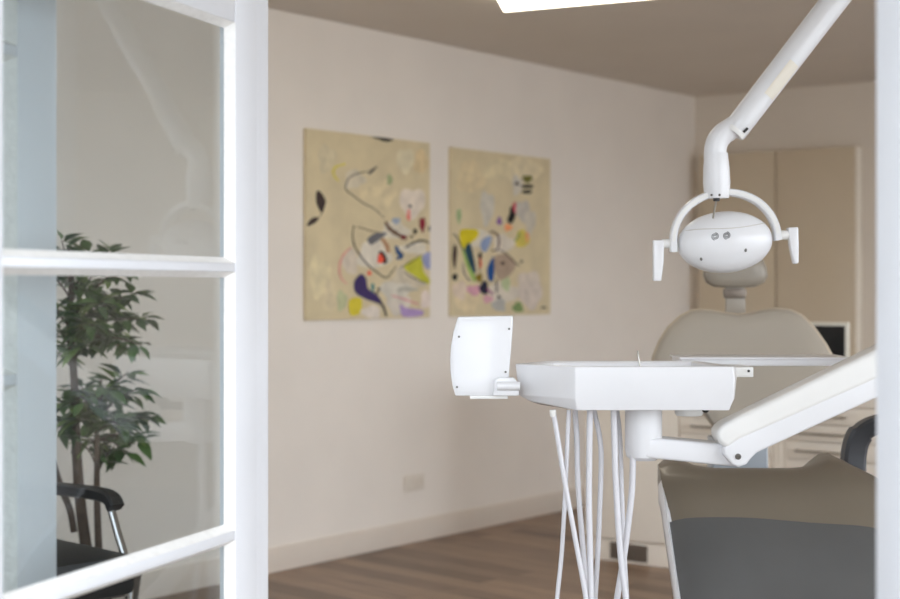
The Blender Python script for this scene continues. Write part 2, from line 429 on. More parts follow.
st1 = [
    el(a1, (206, 194, 162), (150, 220), (50, 80), s1), el(a1, (208, 198, 174), (310, 340), (60, 55), s1), el(a1, (214, 199, 162), (450, 420), (110, 80), s1),
    el(a1, (214, 193, 150), (690, 240), (40, 70), s1), el(a1, (214, 203, 172), (600, 230), (50, 70), s1),
    el(a2, (216, 202, 166), (110, 320), (60, 120), s1), el(a2, (212, 198, 164), (170, 440), (40, 90), s1),
    el(a1, (218, 206, 190), (640, 470), (74, 85), s1), el(a2, (200, 190, 168), (620, 330), (100, 70), s1), el(a2, (206, 198, 184), (560, 480), (70, 60), s1),
    el(a2, (216, 208, 192), (420, 200), (95, 80), s1), el(a2, (210, 202, 184), (540, 60), (80, 50), s1), el(a2, (206, 200, 186), (540, 400), (90, 50), s1), el(a2, (214, 206, 188), (650, 160), (80, 34), s1), el(a2, (178, 174, 160), (610, 395), (60, 14), s1),
    ('l', (216, 202, 110), a1((260, 250), (200, 270), (190, 310), (220, 350)), 3.2),
    ('p', DK, a1((95, 405), (120, 415), (145, 460), (140, 490), (125, 530), (105, 505), (90, 460))),
    ('p', DK, [(307, 226), (308, 222), (313, 217.5), (318.5, 218), (316, 222), (311, 225)]),
    ('l', LN, a1((125, 525), (115, 545), (105, 560)), .8),
    ('p', BK, a1((388, 92), (412, 100), (430, 96), (532, 110), (490, 124), (445, 110))),
    ('l', LN, a1((440, 265), (400, 290), (330, 305), (280, 330), (260, 370), (262, 400), (300, 430), (360, 475), (420, 505), (480, 560)), 1.1),
    ('p', (110, 100, 92), a1((388, 312), (400, 285), (442, 263), (412, 300))),
    el(a1, (158, 168, 124), (510, 340), (15, 30), s1), el(a1, DK, (627, 492), (9, 9), s1), el(a1, (232, 132, 122), (618, 545), (10, 34), s1),
    el(a2, (132, 28, 48), (697, 25), (17, 42), s1), el(a2, BK, (655, 65), (11, 16), s1), el(a2, BK, (635, 95), (8, 8), s1), el(a2, BK, (738, 48), (7, 16), s1),
    ('l', (80, 72, 66), a2((306, 30), (298, 90), (315, 160), (375, 245), (440, 300), (488, 330), (520, 300), (545, 265)), 1.5),
    ('l', LN, a2((325, 38), (400, 62), (450, 72)), .9),
    el(a2, (208, 196, 178), (285, 240), (42, 74), s1),
    ('l', (214, 154, 144), a2((292, 155), (245, 200), (222, 270), (232, 330), (265, 365)), 2),
    ('p', (108, 108, 112), a2((385, 105), (430, 75), (490, 72), (480, 90), (410, 140), (388, 128))),
    ('l', (112, 84, 64), a2((485, 10), (510, 50), (560, 85), (605, 108)), 4), el(a2, (118, 46, 50), (590, 98), (17, 14), s1),
    ('l', (172, 130, 96), a2((465, 105), (495, 150), (500, 190)), 4),
    ('p', BK, a2((447, 185), (470, 180), (492, 215), (492, 245), (470, 245))), el(a2, (244, 86, 62), (457, 222), (18, 27), s1), el(a2, (244, 96, 76), (393, 303), (12, 13), s1),
    ('l', (34, 76, 124), a2((545, 150), (558, 185), (578, 205), (548, 222)), 4.4),
    ('p', (58, 42, 94), a2((308, 350), (345, 308), (375, 335), (385, 390), (440, 430), (475, 490), (440, 475), (360, 445), (312, 410))),
    ('p', (208, 192, 56), a2((280, 455), (345, 447), (345, 520), (312, 545), (280, 532))),
    el(a2, (184, 186, 146), (235, 460), (30, 58), s1), el(a2, (220, 210, 198), (405, 525), (55, 36), s1),
    ('l', (66, 60, 64), a2((450, 460), (475, 500), (490, 552)), 2.4),
    ('l', BK, a2((598, 158), (650, 128), (700, 118), (735, 132)), 2),
    ('p', (188, 186, 56), a2((590, 265), (690, 205), (700, 290), (742, 345), (722, 365), (650, 320))),
    ('l', (88, 82, 62), a2((570, 272), (630, 240), (690, 200)), 1), ('l', (110, 102, 78), a2((590, 300), (650, 335), (720, 362)), 1.2),
    ('p', (152, 158, 194), a2((695, 205), (742, 185), (742, 272), (718, 276), (697, 240))),
    ('p', (168, 144, 188), a2((570, 480), (600, 500), (692, 515), (692, 545), (590, 552), (570, 515))),
    ('l', (204, 146, 146), a2((520, 430), (600, 455), (675, 482)), 1.8), el(a2, (220, 206, 196), (715, 455), (32, 52), s1),
    el(a2, (84, 138, 136), (412, 385), (9, 26), s1), el(a2, BK, (446, 395), (8, 9), s1), el(a2, BK, (436, 416), (7, 7), s1),
    el(a1, (160, 170, 186), (545, 575), (24, 18), s1)]
st2 = [
    el(b1, (216, 199, 160), (200, 250), (90, 110), s2), el(b1, (216, 202, 166), (400, 200), (110, 70), s2), el(b1, (216, 202, 168), (560, 200), (110, 90), s2), el(b2, (216, 199, 162), (180, 480), (80, 70), s2),
    el(b1, (198, 192, 178), (312, 450), (48, 112), s2), el(b1, (200, 194, 180), (512, 300), (34, 68), s2), el(b1, (188, 182, 170), (550, 470), (48, 70), s2), el(b1, (196, 188, 172), (600, 540), (38, 80), s2),
    el(b2, (212, 202, 186), (420, 420), (110, 70), s2), el(b2, (212, 204, 186), (250, 60), (90, 60), s2), el(b2, (214, 196, 176), (130, 400), (50, 60), s2), el(b2, (214, 204, 188), (420, 90), (70, 60), s2),
    el(b1, (156, 174, 126), (125, 505), (16, 50), s2), el(b1, (110, 108, 48), (580, 258), (34, 24), s2),
    ('p', BK, b1((545, 300), (615, 300), (612, 320), (548, 318))), ('p', BK, b1((550, 336), (606, 336), (602, 356), (548, 354))),
    el(b1, DK, (512, 290), (13, 13), s2),
    ('p', BK, b1((468, 448), (500, 450), (500, 510), (472, 558), (446, 536), (462, 490))), el(b1, (194, 84, 96), (494, 448), (12, 38), s2),
    el(b1, (238, 154, 104), (452, 582), (26, 24), s2), el(b1, (134, 92, 152), (393, 540), (17, 27), s2), el(b2, (206, 190, 92), (545, 60), (44, 60), s2), el(b2, (226, 160, 110), (578, 45), (12, 34), s2),
    ('l', (150, 160, 90), b2((495, 80), (520, 40), (530, 10)), 2.4),
    ('p', (208, 192, 26), b2((135, 0), (245, 0), (250, 45), (200, 90), (160, 125), (135, 80))),
    ('p', (152, 182, 96), b2((145, 130), (175, 150), (235, 320), (215, 335), (170, 230))),
    ('p', (20, 64, 84), b2((178, 95), (205, 105), (236, 270), (216, 278), (165, 150))),
    ('l', BK, b2((80, 25), (110, 45), (140, 110), (165, 150)), 1.2), ('l', (90, 80, 100), b2((150, 220), (160, 290), (200, 345)), 1.2),
    el(b2, DK, (265, 172), (13, 24), s2), el(b2, (222, 92, 72), (266, 222), (9, 36), s2), ('l', BK, b2((258, 190), (262, 280)), .9),
    ('p', (24, 76, 138), b2((346, 185), (360, 196), (352, 330), (322, 334), (312, 260))),
    ('p', (142, 158, 190), b2((275, 70), (330, 38), (340, 70), (302, 148), (270, 122))),
    ('l', (92, 64, 54), b2((325, 18), (350, 12), (388, 48), (380, 128), (340, 136)), 1.9),
    ('p', (168, 148, 128), b2((362, 180), (440, 160), (502, 222), (472, 290), (400, 335), (366, 280))),
    ('l', LN, b2((388, 128), (440, 160), (495, 215), (530, 240)), 1.5), el(b2, DK, (413, 222), (13, 12), s2), el(b2, DK, (540, 210), (9, 9), s2),
    ('p', (64, 44, 38), b2((92, 95), (110, 135), (96, 262), (80, 180))), el(b2, BK, (93, 312), (22, 22), s2),
    el(b2, (132, 112, 28), (258, 318), (22, 30), s2), el(b2, (206, 154, 168), (225, 400), (50, 34), s2), el(b2, (26, 28, 52), (290, 385), (28, 46), s2),
    el(b2, (208, 160, 170), (315, 460), (34, 26), s2), el(b2, (178, 188, 146), (436, 360), (30, 46), s2), el(b2, (206, 194, 180), (590, 350), (74, 80), s2), el(b2, (202, 190, 178), (600, 430), (80, 90), s2),
    ('l', (150, 66, 120), b2((310, 390), (350, 430)), 2), ('l', LN, b2((372, 330), (374, 420)), 2), el(b2, BK, (388, 448), (12, 14), s2), el(b2, (178, 176, 168), (390, 500), (46, 44), s2),
    el(b2, (126, 148, 94), (515, 515), (36, 34), s2), ('l', BK, b2((665, 522), (690, 515), (705, 518)), 1.6)]
painting((306.5, 430, 128, 317.3), st1, 'left abstract canvas with two dark leaf shapes and a purple patch')
painting((451.5, 550.5, 147, 314), st2, 'right abstract canvas with black bars at its upper right')

# ------------------------------------------------------------------ wall socket
u, z = wall_at(413, 482.5)
t = thing('wall_socket', R(0, u, z - .041), 'cream double wall socket low on the wall below the left painting', 'socket')
b = MB(); b.box(.001, .011, u - .078, u + .078, z - .041, z + .041, RM, .004); b.build('cover_plate', SOCK, t)
for s_ in (-1, 1):
    b = MB(); c = RM @ Matrix.Translation((.012, u + s_ * .036, z)) @ Matrix.Rotation(PI / 2, 4, 'Y')
    b.lathe([(.022, .0), (.0225, .004), (.0195, .004), (.019, -.006), (.0, -.006)], c, 20)
    b.build('socket_well', SOCK, t)
    b = MB()
    for q in (-1, 1): b.lathe([(.0028, .0), (.0028, .0065), (0, .0065)], RM @ Matrix.Translation((.0035, u + s_ * .036 + q * .0095, z)) @ Matrix.Rotation(PI / 2, 4, 'Y'), 8)
    b.build('contact_hole', SHADOWH, t)

# ------------------------------------------------------------------ tall cabinets at the far wall
UC = 3.80
def cab_v(px):
    r = (px - CX) / F; o = Q + D1 * UC
    return (r * o.y - o.x) / (D2.x - r * D2.y)
for x0, x1, lab in ((699, 775.4, 'tall glossy cream cabinet in the corner beside the painted wall'), (776.3, 855, 'tall glossy cream cabinet nearer the door, behind the lamp arm')):
    v0, v1 = cab_v(x0), cab_v(x1)
    t = thing('tall_cabinet', R((v0 + v1) / 2, 3.85, 0), lab, 'cabinet', 'tall cabinets on the far wall')
    b = MB(); b.box(v0, v1, UC + .02, U1 - .002, .0, 2.11, RM, .003); b.build('body', CABM, t)
    b = MB(); b.box(v0 + .002, v1 - .002, UC, UC + .019, .08, 2.107, RM, .002); b.build('door', CABW, t)

# ------------------------------------------------------------------ drawer units
BU = 1.17; BV = .942
def handle(par, v0, v1, z):
    b = MB()
    b.tube(spline([R(v0, BU - .02, z), R(v0 + .004, BU - .045, z), R(v0 + .02, BU - .052, z), R(v1 - .02, BU - .052, z), R(v1 - .004, BU - .045, z), R(v1, BU - .02, z)], 4), .0055, 8)
    b.build('handle', STEEL, par)
def px_to_v(px, du=0):
    r = (px - CX) / F; o = Q + D1 * (BU + du)
    return (r * o.y - o.x) / (D2.x - r * D2.y)
vA, vB, vC, vD, vE = px_to_v(586), px_to_v(681), px_to_v(772), px_to_v(787), px_to_v(960)
TOP = .845
t = thing('base_cabinet', R((vA + vB) / 2, BU + .25, 0), 'plain cream base cabinet behind the hanging hoses', 'cabinet')
b = MB(); b.box(vA, vB, BU, BU + .52, .1, TOP, RM, .002); b.build('body', CABM, t)
b = MB(); b.box(vA + .003, vB - .003, BU - .019, BU - .001, .11, TOP - .005, RM, .002); b.build('door', CABM, t)
b = MB(); b.box(vA, vB, BU - .004, BU + .5, .0, .098, RM, .002); b.build('plinth', CABM, t)
v0, v1 = px_to_v(611), px_to_v(648)
b = MB(); b.box(v0, v1, BU - .009, BU - .0045, .012, .088, RM, .001)
for k in range(7): b.box(v0 + .004, v1 - .004, BU - .012, BU - .008, .02 + k * .0095, .024 + k * .0095, RM)
tag(b.build('vent_grille', GRILL, t), 'grey metal grille')
def drawers(v0, v1, lab, hv):
    t = thing('drawer_cabinet', R((v0 + v1) / 2, BU + .25, 0), lab, 'cabinet', 'cream drawer cabinets under the worktop')
    b = MB(); b.box(v0, v1, BU, BU + .52, .1, TOP, RM, .002); b.build('body', CABM, t)
    b = MB(); b.box(v0, v1, BU + .01, BU + .5, .0, .098, RM, .002); b.build('plinth', CABM, t)
    zt = TOP - .008
    for hgt in (.075, .075, .075, .075, .12, .12, .17):
        b = MB(); b.box(v0 + .003, v1 - .003, BU - .019, BU - .001, zt - hgt + .005, zt, RM, .002); d = b.build('drawer', CABM, t)
        handle(d, hv[0], hv[1], zt - hgt * .5); zt -= hgt
    return t
drawers(vB + .001, vC, 'cream drawer cabinet seen between the delivery arm and backrest', (px_to_v(695), px_to_v(722)))
drawers(vD, vE, 'cream drawer cabinet beside the dark armrest of the chair', (px_to_v(800), px_to_v(848)))
b = MB(); b.box(vC + .001, vD - .001, BU - .012, BU + .52, 0, TOP, RM, .003)
for q in (.3, .62): b.box(vC + (vD - vC) * q, vC + (vD - vC) * q + .006, BU - .018, BU - .01, .1, TOP - .01, RM, .001)
tag(b.build('filler_panel', CABM), 'narrow ribbed cream upright between the two drawer cabinets', 'panel')
b = MB(); b.box(vA - .01, vE + .01, BU - .03, BU + .54, TOP + .001, TOP + .035, RM, .004); tag(b.build('worktop', WORK), 'long pale worktop covering the drawer cabinets', 'worktop')
# screen on the worktop
zt = TOP + .036
v0, v1 = px_to_v(793, .2), px_to_v(848, .2)
mc = R((v0 + v1) / 2, BU + .2, zt)
t = thing('monitor', mc, 'black screen with white bezel on the worktop right of the backrest', 'monitor')
sh = .05
ztop = EYE - (322 - HY) / F * (mc.y)
b = MB(); b.box(v0 - .03, v1, BU + .2, BU + .22, zt + .03, ztop, RM, .004); b.build('bezel', BEZEL, t)
b = MB(); b.box(v0 - .015, v1 - .014, BU + .197, BU + .2005, zt + .045, ztop - .016, RM); b.build('screen', BLACKG, t)
b = MB(); b.box((v0 + v1) / 2 - .06, (v0 + v1) / 2 + .06, BU + .16, BU + .28, zt, zt + .012, RM, .003); b.box((v0 + v1) / 2 - .02, (v0 + v1) / 2 + .02, BU + .222, BU + .235, zt + .01, zt + .12, RM, .002)
b.build('stand', BEZEL, t)

# ------------------------------------------------------------------ ceiling light (rectangular LED frame)
c0 = P(504, 12, 6.45)
th = math.radians(8); ax = Vector((math.cos(th), -math.sin(th), .062)).normalized(); ay = Vector((math.sin(th), math.cos(th), 0))
az = ax.cross(ay)
t = thing('ceiling_light', c0, 'glowing rectangular frame light under the ceiling at the top of the photo', 'ceiling light')
LM = Matrix(((ax.x, ay.x, az.x, c0.x), (ax.y, ay.y, az.y, c0.y), (ax.z, ay.z, az.z, c0.z), (0, 0, 0, 1)))
LW, LL, LT, LB = 1.3, 1.5, .09, .05
b = MB(); b.box(0, LW, -LB, 0, 0, .028, LM, .004); b.box(0, LW, -LL, -LL + LB, 0, .028, LM, .004)
b.box(0, LT, -LL + LB, -LB, 0, .028, LM, .004); b.box(LW - LT, LW, -LL + LB, -LB, 0, .028, LM, .004); b.build('diffuser', LED, t)
b = MB(); b.box(.005, LW - .005, -LB + .01, -.01, .029, .038, LM); b.box(.005, LW - .005, -LL + .01, -LL + LB - .01, .029, .038, LM)
b.box(.01, LT - .01, -LL + LB, -LB, .029, .038, LM); b.box(LW - LT + .01, LW - .01, -LL + LB, -LB, .029, .038, LM); b.build('housing', ALU, t)
for (x, y) in ((.04, -.04), (.04, -LL + .04), (LW - .04, -.04), (LW - .04, -LL + .04)):
    p = LM @ Vector((x, y, .04)); b = MB(); b.tube([p, Vector((p.x, p.y, H))], .0025, 6); b.build('suspension_rod', STEEL, t)

# ------------------------------------------------------------------ dental chair
CO = Vector((.8125, 3.75, 0)); CA = Vector((.1025, .995, 0)).normalized(); CB = Vector((CA.y, -CA.x, 0))
def C(a, b_, z): return CO + CA * a + CB * b_ + Vector((0, 0, z))
chair = thing('dental_chair', C(.45, 0, 0), 'reclined grey dental chair with white shell behind the delivery unit', 'dental chair')
def interp(tab, a):
    for (a0, z0), (a1_, z1) in zip(tab, tab[1:]):
        if a <= a1_: f = (a - a0) / (a1_ - a0); return z0 + (z1 - z0) * f
    return tab[-1][1]
ZT = [(-.75, .26), (-.55, .375), (-.4, .478), (-.3, .552), (-.2, .634), (-.12, .705), (-.06, .757), (-.02, .781), (.02, .794), (.07, .797), (.13, .782), (.2, .755), (.3, .735), (.5, .715), (.72, .70), (.80, .70)]
HWT = [(-.75, .19), (-.55, .222), (-.3, .25), (-.1, .272), (.0, .281), (.1, .285), (.3, .28), (.6, .27), (.8, .25)]
def hump(a): return .074 * math.exp(-((a - .24) / .15) ** 2)
def seat_ring(a, lift=0, wid=0, th_=.07, wave=0):
    z, hw = interp(ZT, a) + lift, interp(HWT, a) + wid
    pts = []
    n = 24
    slope = (interp(ZT, min(a + .03, .8)) - interp(ZT, max(a - .03, -.75))) / .06
    na, nz = -slope / math.hypot(1, slope), 1 / math.hypot(1, slope)     # surface normal
    for k in range(n + 1):
        s = -1 + 2 * k / n
        e = abs(s) ** 8
        dz = -.03 * e * (1 if s > 0 else max(.25, 1 - max(0, a + .1) * 5)) + hump(a) * (math.exp(-((s - .56) / .23) ** 2) + .9 * math.exp(-((s + .88) / .22) ** 2)) + .008 * (1 - s * s)
        w_ = -wave * (s + .12 * math.sin(s * 6)) * max(0, min(1, (a + .35) / .2)) if wave else 0
        zz2 = z + (interp(ZT, a + w_) - interp(ZT, a))
        pts.append(C(a + w_ + na * dz, s * hw, zz2 + nz * dz))
    for k in range(n + 1):
        s = 1 - 2 * k / n
        pts.append(C(a - na * th_, s * hw * .97, z - nz * th_))
    return pts
AS = [-.75 + .025 * k for k in range(63)]
def dens(lo, hi, st): 
    n = max(2, int(round((hi - lo) / st))); return [lo + (hi - lo) * k / n for k in range(n + 1)]
b = MB(); b.loft([seat_ring(a) for a in dens(-.72, .8, .025)]); seat = b.build('seat_cushion', TAUPE, chair, angle=60)
# glossy cover stretched over the foot end
b = MB(); b.loft([seat_ring(a, .006, .005, .075, .012) for a in dens(-.735, -.135, .025)])
tag(b.build('foot_cover', FOOTC, chair, angle=60), 'glossy blue-grey vinyl cover over the foot end')
# white shell under the leg rest, showing as a pale rim
def shell_ring(a):
    z, hw = interp(ZT, a) - .03, interp(HWT, a) + .0065 - max(0, a - .03) * .25
    slope = (interp(ZT, min(a + .03, .8)) - interp(ZT, max(a - .03, -.75))) / .06
    na, nz = -slope / math.hypot(1, slope), 1 / math.hypot(1, slope)
    def q(s, d): return C(a - na * d, s * hw, z - nz * d)
    return [q(-1, 0), q(-.975, -.012), q(-.95, 0), q(.95, 0), q(.975, -.012), q(1, 0), q(1, .045), q(.9, .075), q(-.9, .075), q(-1, .045)]
b = MB(); b.loft([shell_ring(a) for a in dens(-.74, .70, .04)]); tag(b.build('seat_shell', WHITE, chair, angle=50), 'white plastic shell')

# backrest
def RB(px, py, d=0):
    zz_ = None
    # plane: leaning back; depth grows with height
    dep = 4.52
    for _ in range(12):
        zz_ = EYE - (py - HY) / F * dep; dep = 4.52 + (zz_ - .80) * .62
    return P(px, py, dep + d)
bo = [(700, 309), (712, 310), (725, 312.5), (738, 314), (752, 312), (765, 309), (778, 308), (790, 309.5), (802, 315), (814, 327), (826, 344), (833, 357), (836, 372), (832, 390), (820, 406), (800, 421), (776, 434), (752, 444), (736, 446), (722, 437), (711, 424), (702, 412), (690, 401), (672, 391), (658, 381), (652, 368), (653, 356), (659, 341), (668, 327), (680, 316), (690, 310.5)]
cx_, cy_ = 742, 366
def bring(s, d): return [RB(cx_ + (x - cx_) * s, cy_ + (y - cy_) * s, d) for x, y in bo]
b = MB(); b.loft([bring(.95, .085), bring(1.0, .07), bring(1.012, .055), bring(1.012, .04), bring(.998, .03)]); tag(b.build('back_shell', PIPING, chair, angle=50), 'beige plastic back shell')
b = MB(); b.loft([bring(.985, .032), bring(.985, .015), bring(.965, .003), bring(.92, -.006), bring(.75, -.004), bring(.5, .004), bring(.2, .006)]); b.build('backrest', TAUPE2, chair, angle=60)
# support column of the backrest
b = MB(); b.prism([P(713, 438, 4.52), P(768, 438, 4.52), P(769, 500, 4.52), P(712, 500, 4.52)], (0, .10, 0), .006); tag(b.build('back_support', BLUEGR, chair), 'pale blue-grey support block')
# headrest and post
hd = 4.92
ho = [(703, 268), (707, 259), (716, 254), (735, 252), (754, 254), (763, 259), (767, 268), (768, 276), (764, 283), (755, 287), (735, 288.5), (714, 287), (706, 283), (703, 276)]
b = MB()
def hring(s, d): return [P(735 + (x - 735) * s, 270 + (y - 270) * s, hd + d) for x, y in ho]
b.loft([hring(.9, .06), hring(1, .045), hring(1, .01), hring(.96, -.008), hring(.86, -.018), hring(.5, -.02)])
b.build('headrest', mat('headrest_upholstery', (150, 142, 129), .4, noise=.02), chair, angle=60)
b = MB(); b.prism([P(726, 284, hd), P(745, 284, hd), P(746, 330, hd), P(726, 330, hd)], (0, .02, 0), .003); b.build('headrest_post', TAUPE2, chair)
b = MB(); b.prism([P(724, 289, hd - .012), P(747, 289, hd - .012), P(746, 298, hd - .012), P(725, 298, hd - .012)], (0, .03, 0), .003); tag(b.build('headrest_clamp', GRILL, chair), 'grey metal clamp')
# armrest on the right
pth = spline([P(853, 520, 4.2), P(853, 475, 4.2), P(854, 452, 4.2), P(859, 436, 4.19), P(870, 427, 4.17), P(888, 423, 4.14), P(915, 423, 4.10), P(945, 426, 4.05)], 6)
b = MB(); b.band(pth, [.062 if i < 20 else .05 for i in range(len(pth))], .06, (0, 1, 0)); tag(b.build('armrest', ARMGR, chair, angle=30), 'dark grey curved armrest')
# pedestal
b = MB(); b.loft([[C(a_, b_, zc) for a_, b_ in ((-.05, -.2), (-.05, .2), (.2, .25), (.75, .25), (.95, .15), (.95, -.15), (.75, -.25), (.2, -.25))] for zc in (0, .04)]); tag(b.build('base_plate', WHITE, chair), 'white base plate on the floor')
b = MB(); b.loft([[C(.45 + math.cos(q * PI / 6) * r1, math.sin(q * PI / 6) * r2, zc) for q in range(12)] for zc, r1, r2 in ((.04, .26, .18), (.12, .2, .14), (.4, .17, .12), (.66, .22, .17))]); b.build('pedestal', WHITE, chair)

# ------------------------------------------------------------------ dental delivery unit
du = thing('dental_delivery_unit', (1.30, 3.47, 0), 'white dental delivery tray on its arm with hanging hoses before the chair', 'dental unit')
ZTp = 1.0837; ZB = .984
top = [(.153, 3.53), (.2833, 3.40), (.6415, 3.40), (.652, 3.43), (.605, 3.66), (.231, 3.66)]
mid = [(.156, 3.53), (.2833, 3.397), (.645, 3.397), (.656, 3.43), (.61, 3.66), (.234, 3.66)]
low = [(.16, 3.535), (.2833, 3.402), (.643, 3.402), (.652, 3.435), (.61, 3.655), (.24, 3.655)]
bot = [(.189, 3.53), (.288, 3.408), (.634, 3.408), (.64, 3.44), (.60, 3.64), (.25, 3.64)]
def ins(pl, f): 
    cx = sum(p[0] for p in pl) / 6; cy = sum(p[1] for p in pl) / 6
    return [(cx + (x - cx) * f, cy + (y - cy) * f) for x, y in pl]
def V3(pl, z): return [Vector((x, y, z)) for x, y in pl]
b = MB()
zl = EYE - (396 - HY) / F * 3.5
ring_bot = V3(bot, ZB); ring_bot[0].z += .012
b.loft([V3(ins(bot, .9), ZB + .004), ring_bot, V3(low, zl), V3(mid, (zl + ZTp) / 2 + .012), V3(top, ZTp), V3(ins(top, .955), ZTp + .002), V3(ins(top, .90), ZTp - .002), V3(ins(top, .885), ZTp - .02)])
body = b.build('tray_housing', WHITE, du, angle=28)
md = body.modifiers.new('bevel', 'BEVEL'); md.width = .004; md.segments = 3; md.limit_method = 'ANGLE'; md.angle_limit = math.radians(25)
b = MB(); b.box(.27, .57, 3.46, 3.62, ZTp - .0195, ZTp - .013, None, .002); tag(b.build('tray_mat', WHITE2, du), 'cream silicone mat')
# slim instrument tray behind, on a bracket
td = 3.72
zt2 = EYE - (357.3 - HY) / F * td
b = MB()
x0, x1 = (681 - CX) / F * td, (850 - CX) / F * td
b.box(x0, x1, td, td + .16, zt2 - .022, zt2 - .004, None, .004); b.box(x0 - .004, x1 + .004, td - .004, td + .164, zt2 - .0055, zt2, None, .002)
tag(b.build('instrument_tray', WHITE, du), 'slim white tray plate')
b = MB(); b.box((733 - CX) / F * 3.6, (751 - CX) / F * 3.6, 3.57, 3.75, EYE - (376.5 - HY) / F * 3.6, EYE - (366.5 - HY) / F * 3.6, None, .002)
br_ = b.build('tray_bracket', WHITE2, du)
b = MB(); b.lathe([(.003, 0), (.003, .004), (0, .004)], Matrix.Translation(P(748.5, 371, 3.57)) @ Matrix.Rotation(PI / 2, 4, 'X'), 10); b.build('screw', DARKGAP, br_)
# small instrument tip standing in the tray
b = MB(); b.tube(spline([P(640, 366, 3.64), P(638.5, 358, 3.64), P(638, 351, 3.645)], 4), [.002] * 9, 8); tag(b.build('instrument_tip', STEEL, du), 'thin steel instrument tip')
# dark knob and pale foot below the tray
b = MB(); b.ball(Matrix.Translation(P(705.5, 409, 3.46)) @ Matrix.Diagonal((.009, .009, .009, 1)), 16, 10); tag(b.build('brake_button', DARKGAP, du), 'black round button')
b = MB(); b.lathe([(.0, -.02), (.03, -.02), (.034, -.014), (.034, .006)], Matrix.Translation(P(689, 407, 3.55)), 20); b.build('tray_foot', WHITE2, du)
# display panel on the left
pd = 3.5
po = [(458, 317), (513.5, 316), (513, 330), (511.5, 348), (509.5, 370), (508, 396), (455.5, 396), (452.5, 386), (450.5, 373), (450, 360), (451, 346), (453.5, 332)]
b = MB(); b.prism([P(x, y, pd) + Vector((0, (396 - y) * .0002, 0)) for x, y in po], (0, .026, 0), .0035)
b.prism([P(482 + (x - 482) * .93, 357 + (y - 357) * .93, pd - .0022) + Vector((0, (396 - y) * .0002, 0)) for x, y in po], (0, .004, 0), .0012, 2)
pan = b.build('view_panel', WHITE, du, angle=30)
for x, y in ((459, 336.8), (509.3, 329), (505.6, 372), (457, 387)):
    b = MB(); b.lathe([(.0026, -.001), (.0026, .004), (0, .004)], Matrix.Translation(P(x, y, pd) + Vector((0, (396 - y) * .0002 - .001, 0))) @ Matrix.Rotation(PI / 2, 4, 'X'), 10); b.build('screw', SCREW, pan)
b = MB(); b.prism([P(494, 381, pd - .012), P(498, 377.5, pd - .012), P(514, 377.5, pd - .012), P(519, 384, pd - .012), P(519, 396, pd - .012), P(493, 396, pd - .012)], (0, .03, 0), .003)
b.tube([P(497, 386, pd - .013), P(520, 386, pd - .013)], .0105, 18); b.build('panel_hinge', WHITE, du)
b = MB(); b.prism([P(470, 395.5, pd + .002), P(508, 395.5, pd + .002), P(508, 399, pd + .002), P(470, 399, pd + .002)], (0, .02, 0), .001); b.build('panel_ledge', WHITE2, du)
# neck, elbow beam, balance arm
nd = 3.52
zc0, zc1 = EYE - (459 - HY) / F * nd, ZB - .003
r_ = .0434; ncx = (643.5 - CX) / F * nd
b = MB(); b.lathe([(0, zc0 - .002), (r_ * .7, zc0 - .002), (r_ * .92, zc0 + .006), (r_, zc0 + .022), (r_, zc1 - .003), (r_ - .003, zc1)], Matrix.Translation((ncx, nd, 0)), 36)
b.build('neck', WHITE, du)
b = MB(); b.lathe([(r_ * .93, zc1 - .004), (r_ * .93, zc1 + .005)], Matrix.Translation((ncx, nd, 0)), 30); tag(b.build('neck_seal', DARKGAP, du), 'dark ring')
bd = 3.4775
bm_o = [(644, 438), (664, 439), (715, 443.5), (738, 446), (748, 450), (751, 457), (746, 464), (737, 467), (720, 465.5), (690, 462.5), (645, 458)]
b = MB(); b.prism([P(x, y, bd) for x, y in bm_o], (0, .085, 0), .007); b.build('elbow_beam', WHITE, du, angle=50)
ad = 3.445
def arm_top(x): return 423.5 - .4855 * (x - 724)
def arm_mid(x): return 437.5 - .428 * (x - 738)
def arm_bot(x): return 452.5 - .4575 * (x - 757)
XE = 1016
cov = [(727, 449), (720, 443), (717, 437), (717.5, 431.5), (720.5, 427), (726, 422.8), (XE, arm_top(XE)), (XE, arm_mid(XE)), (740, 440), (731, 446)]
b = MB(); b.prism([P(x, y, ad) for x, y in cov], (0, .09, 0), .014, 5); b.build('arm_cover', WHITE2, du, angle=50)
lowa = [(723, 448), (737, 436), (XE, arm_mid(XE) - 4), (XE, arm_bot(XE)), (765, 449.2), (757, 453), (751, 459), (747, 464.5), (739, 467.5), (732, 465), (724, 455)]
b = MB(); b.prism([P(x, y, ad + .004) for x, y in lowa], (0, .082, 0), .007, 4); la = b.build('balance_arm', WHITE, du, angle=50)
b = MB(); b.lathe([(.0070, -.004), (.0070, .0025), (.0052, .003), (.0048, .0012), (0, .0012)], Matrix.Translation(P(738, 456.5, ad + .004)) @ Matrix.Rotation(PI / 2, 4, 'X'), 18); b.build('pivot_screw', SCREW, la)
# post that carries the arm
pz = EYE - (arm_mid(XE) - HY) / F * 3.5
b = MB(); b.lathe([(0, 0), (.09, 0), (.09, .02), (.085, .03), (.06, .04), (.055, .06), (.055, pz + .06), (.045, pz + .075), (0, pz + .075)], Matrix.Translation((1.325, 3.50, 0)), 30); b.build('unit_post', WHITE, du)
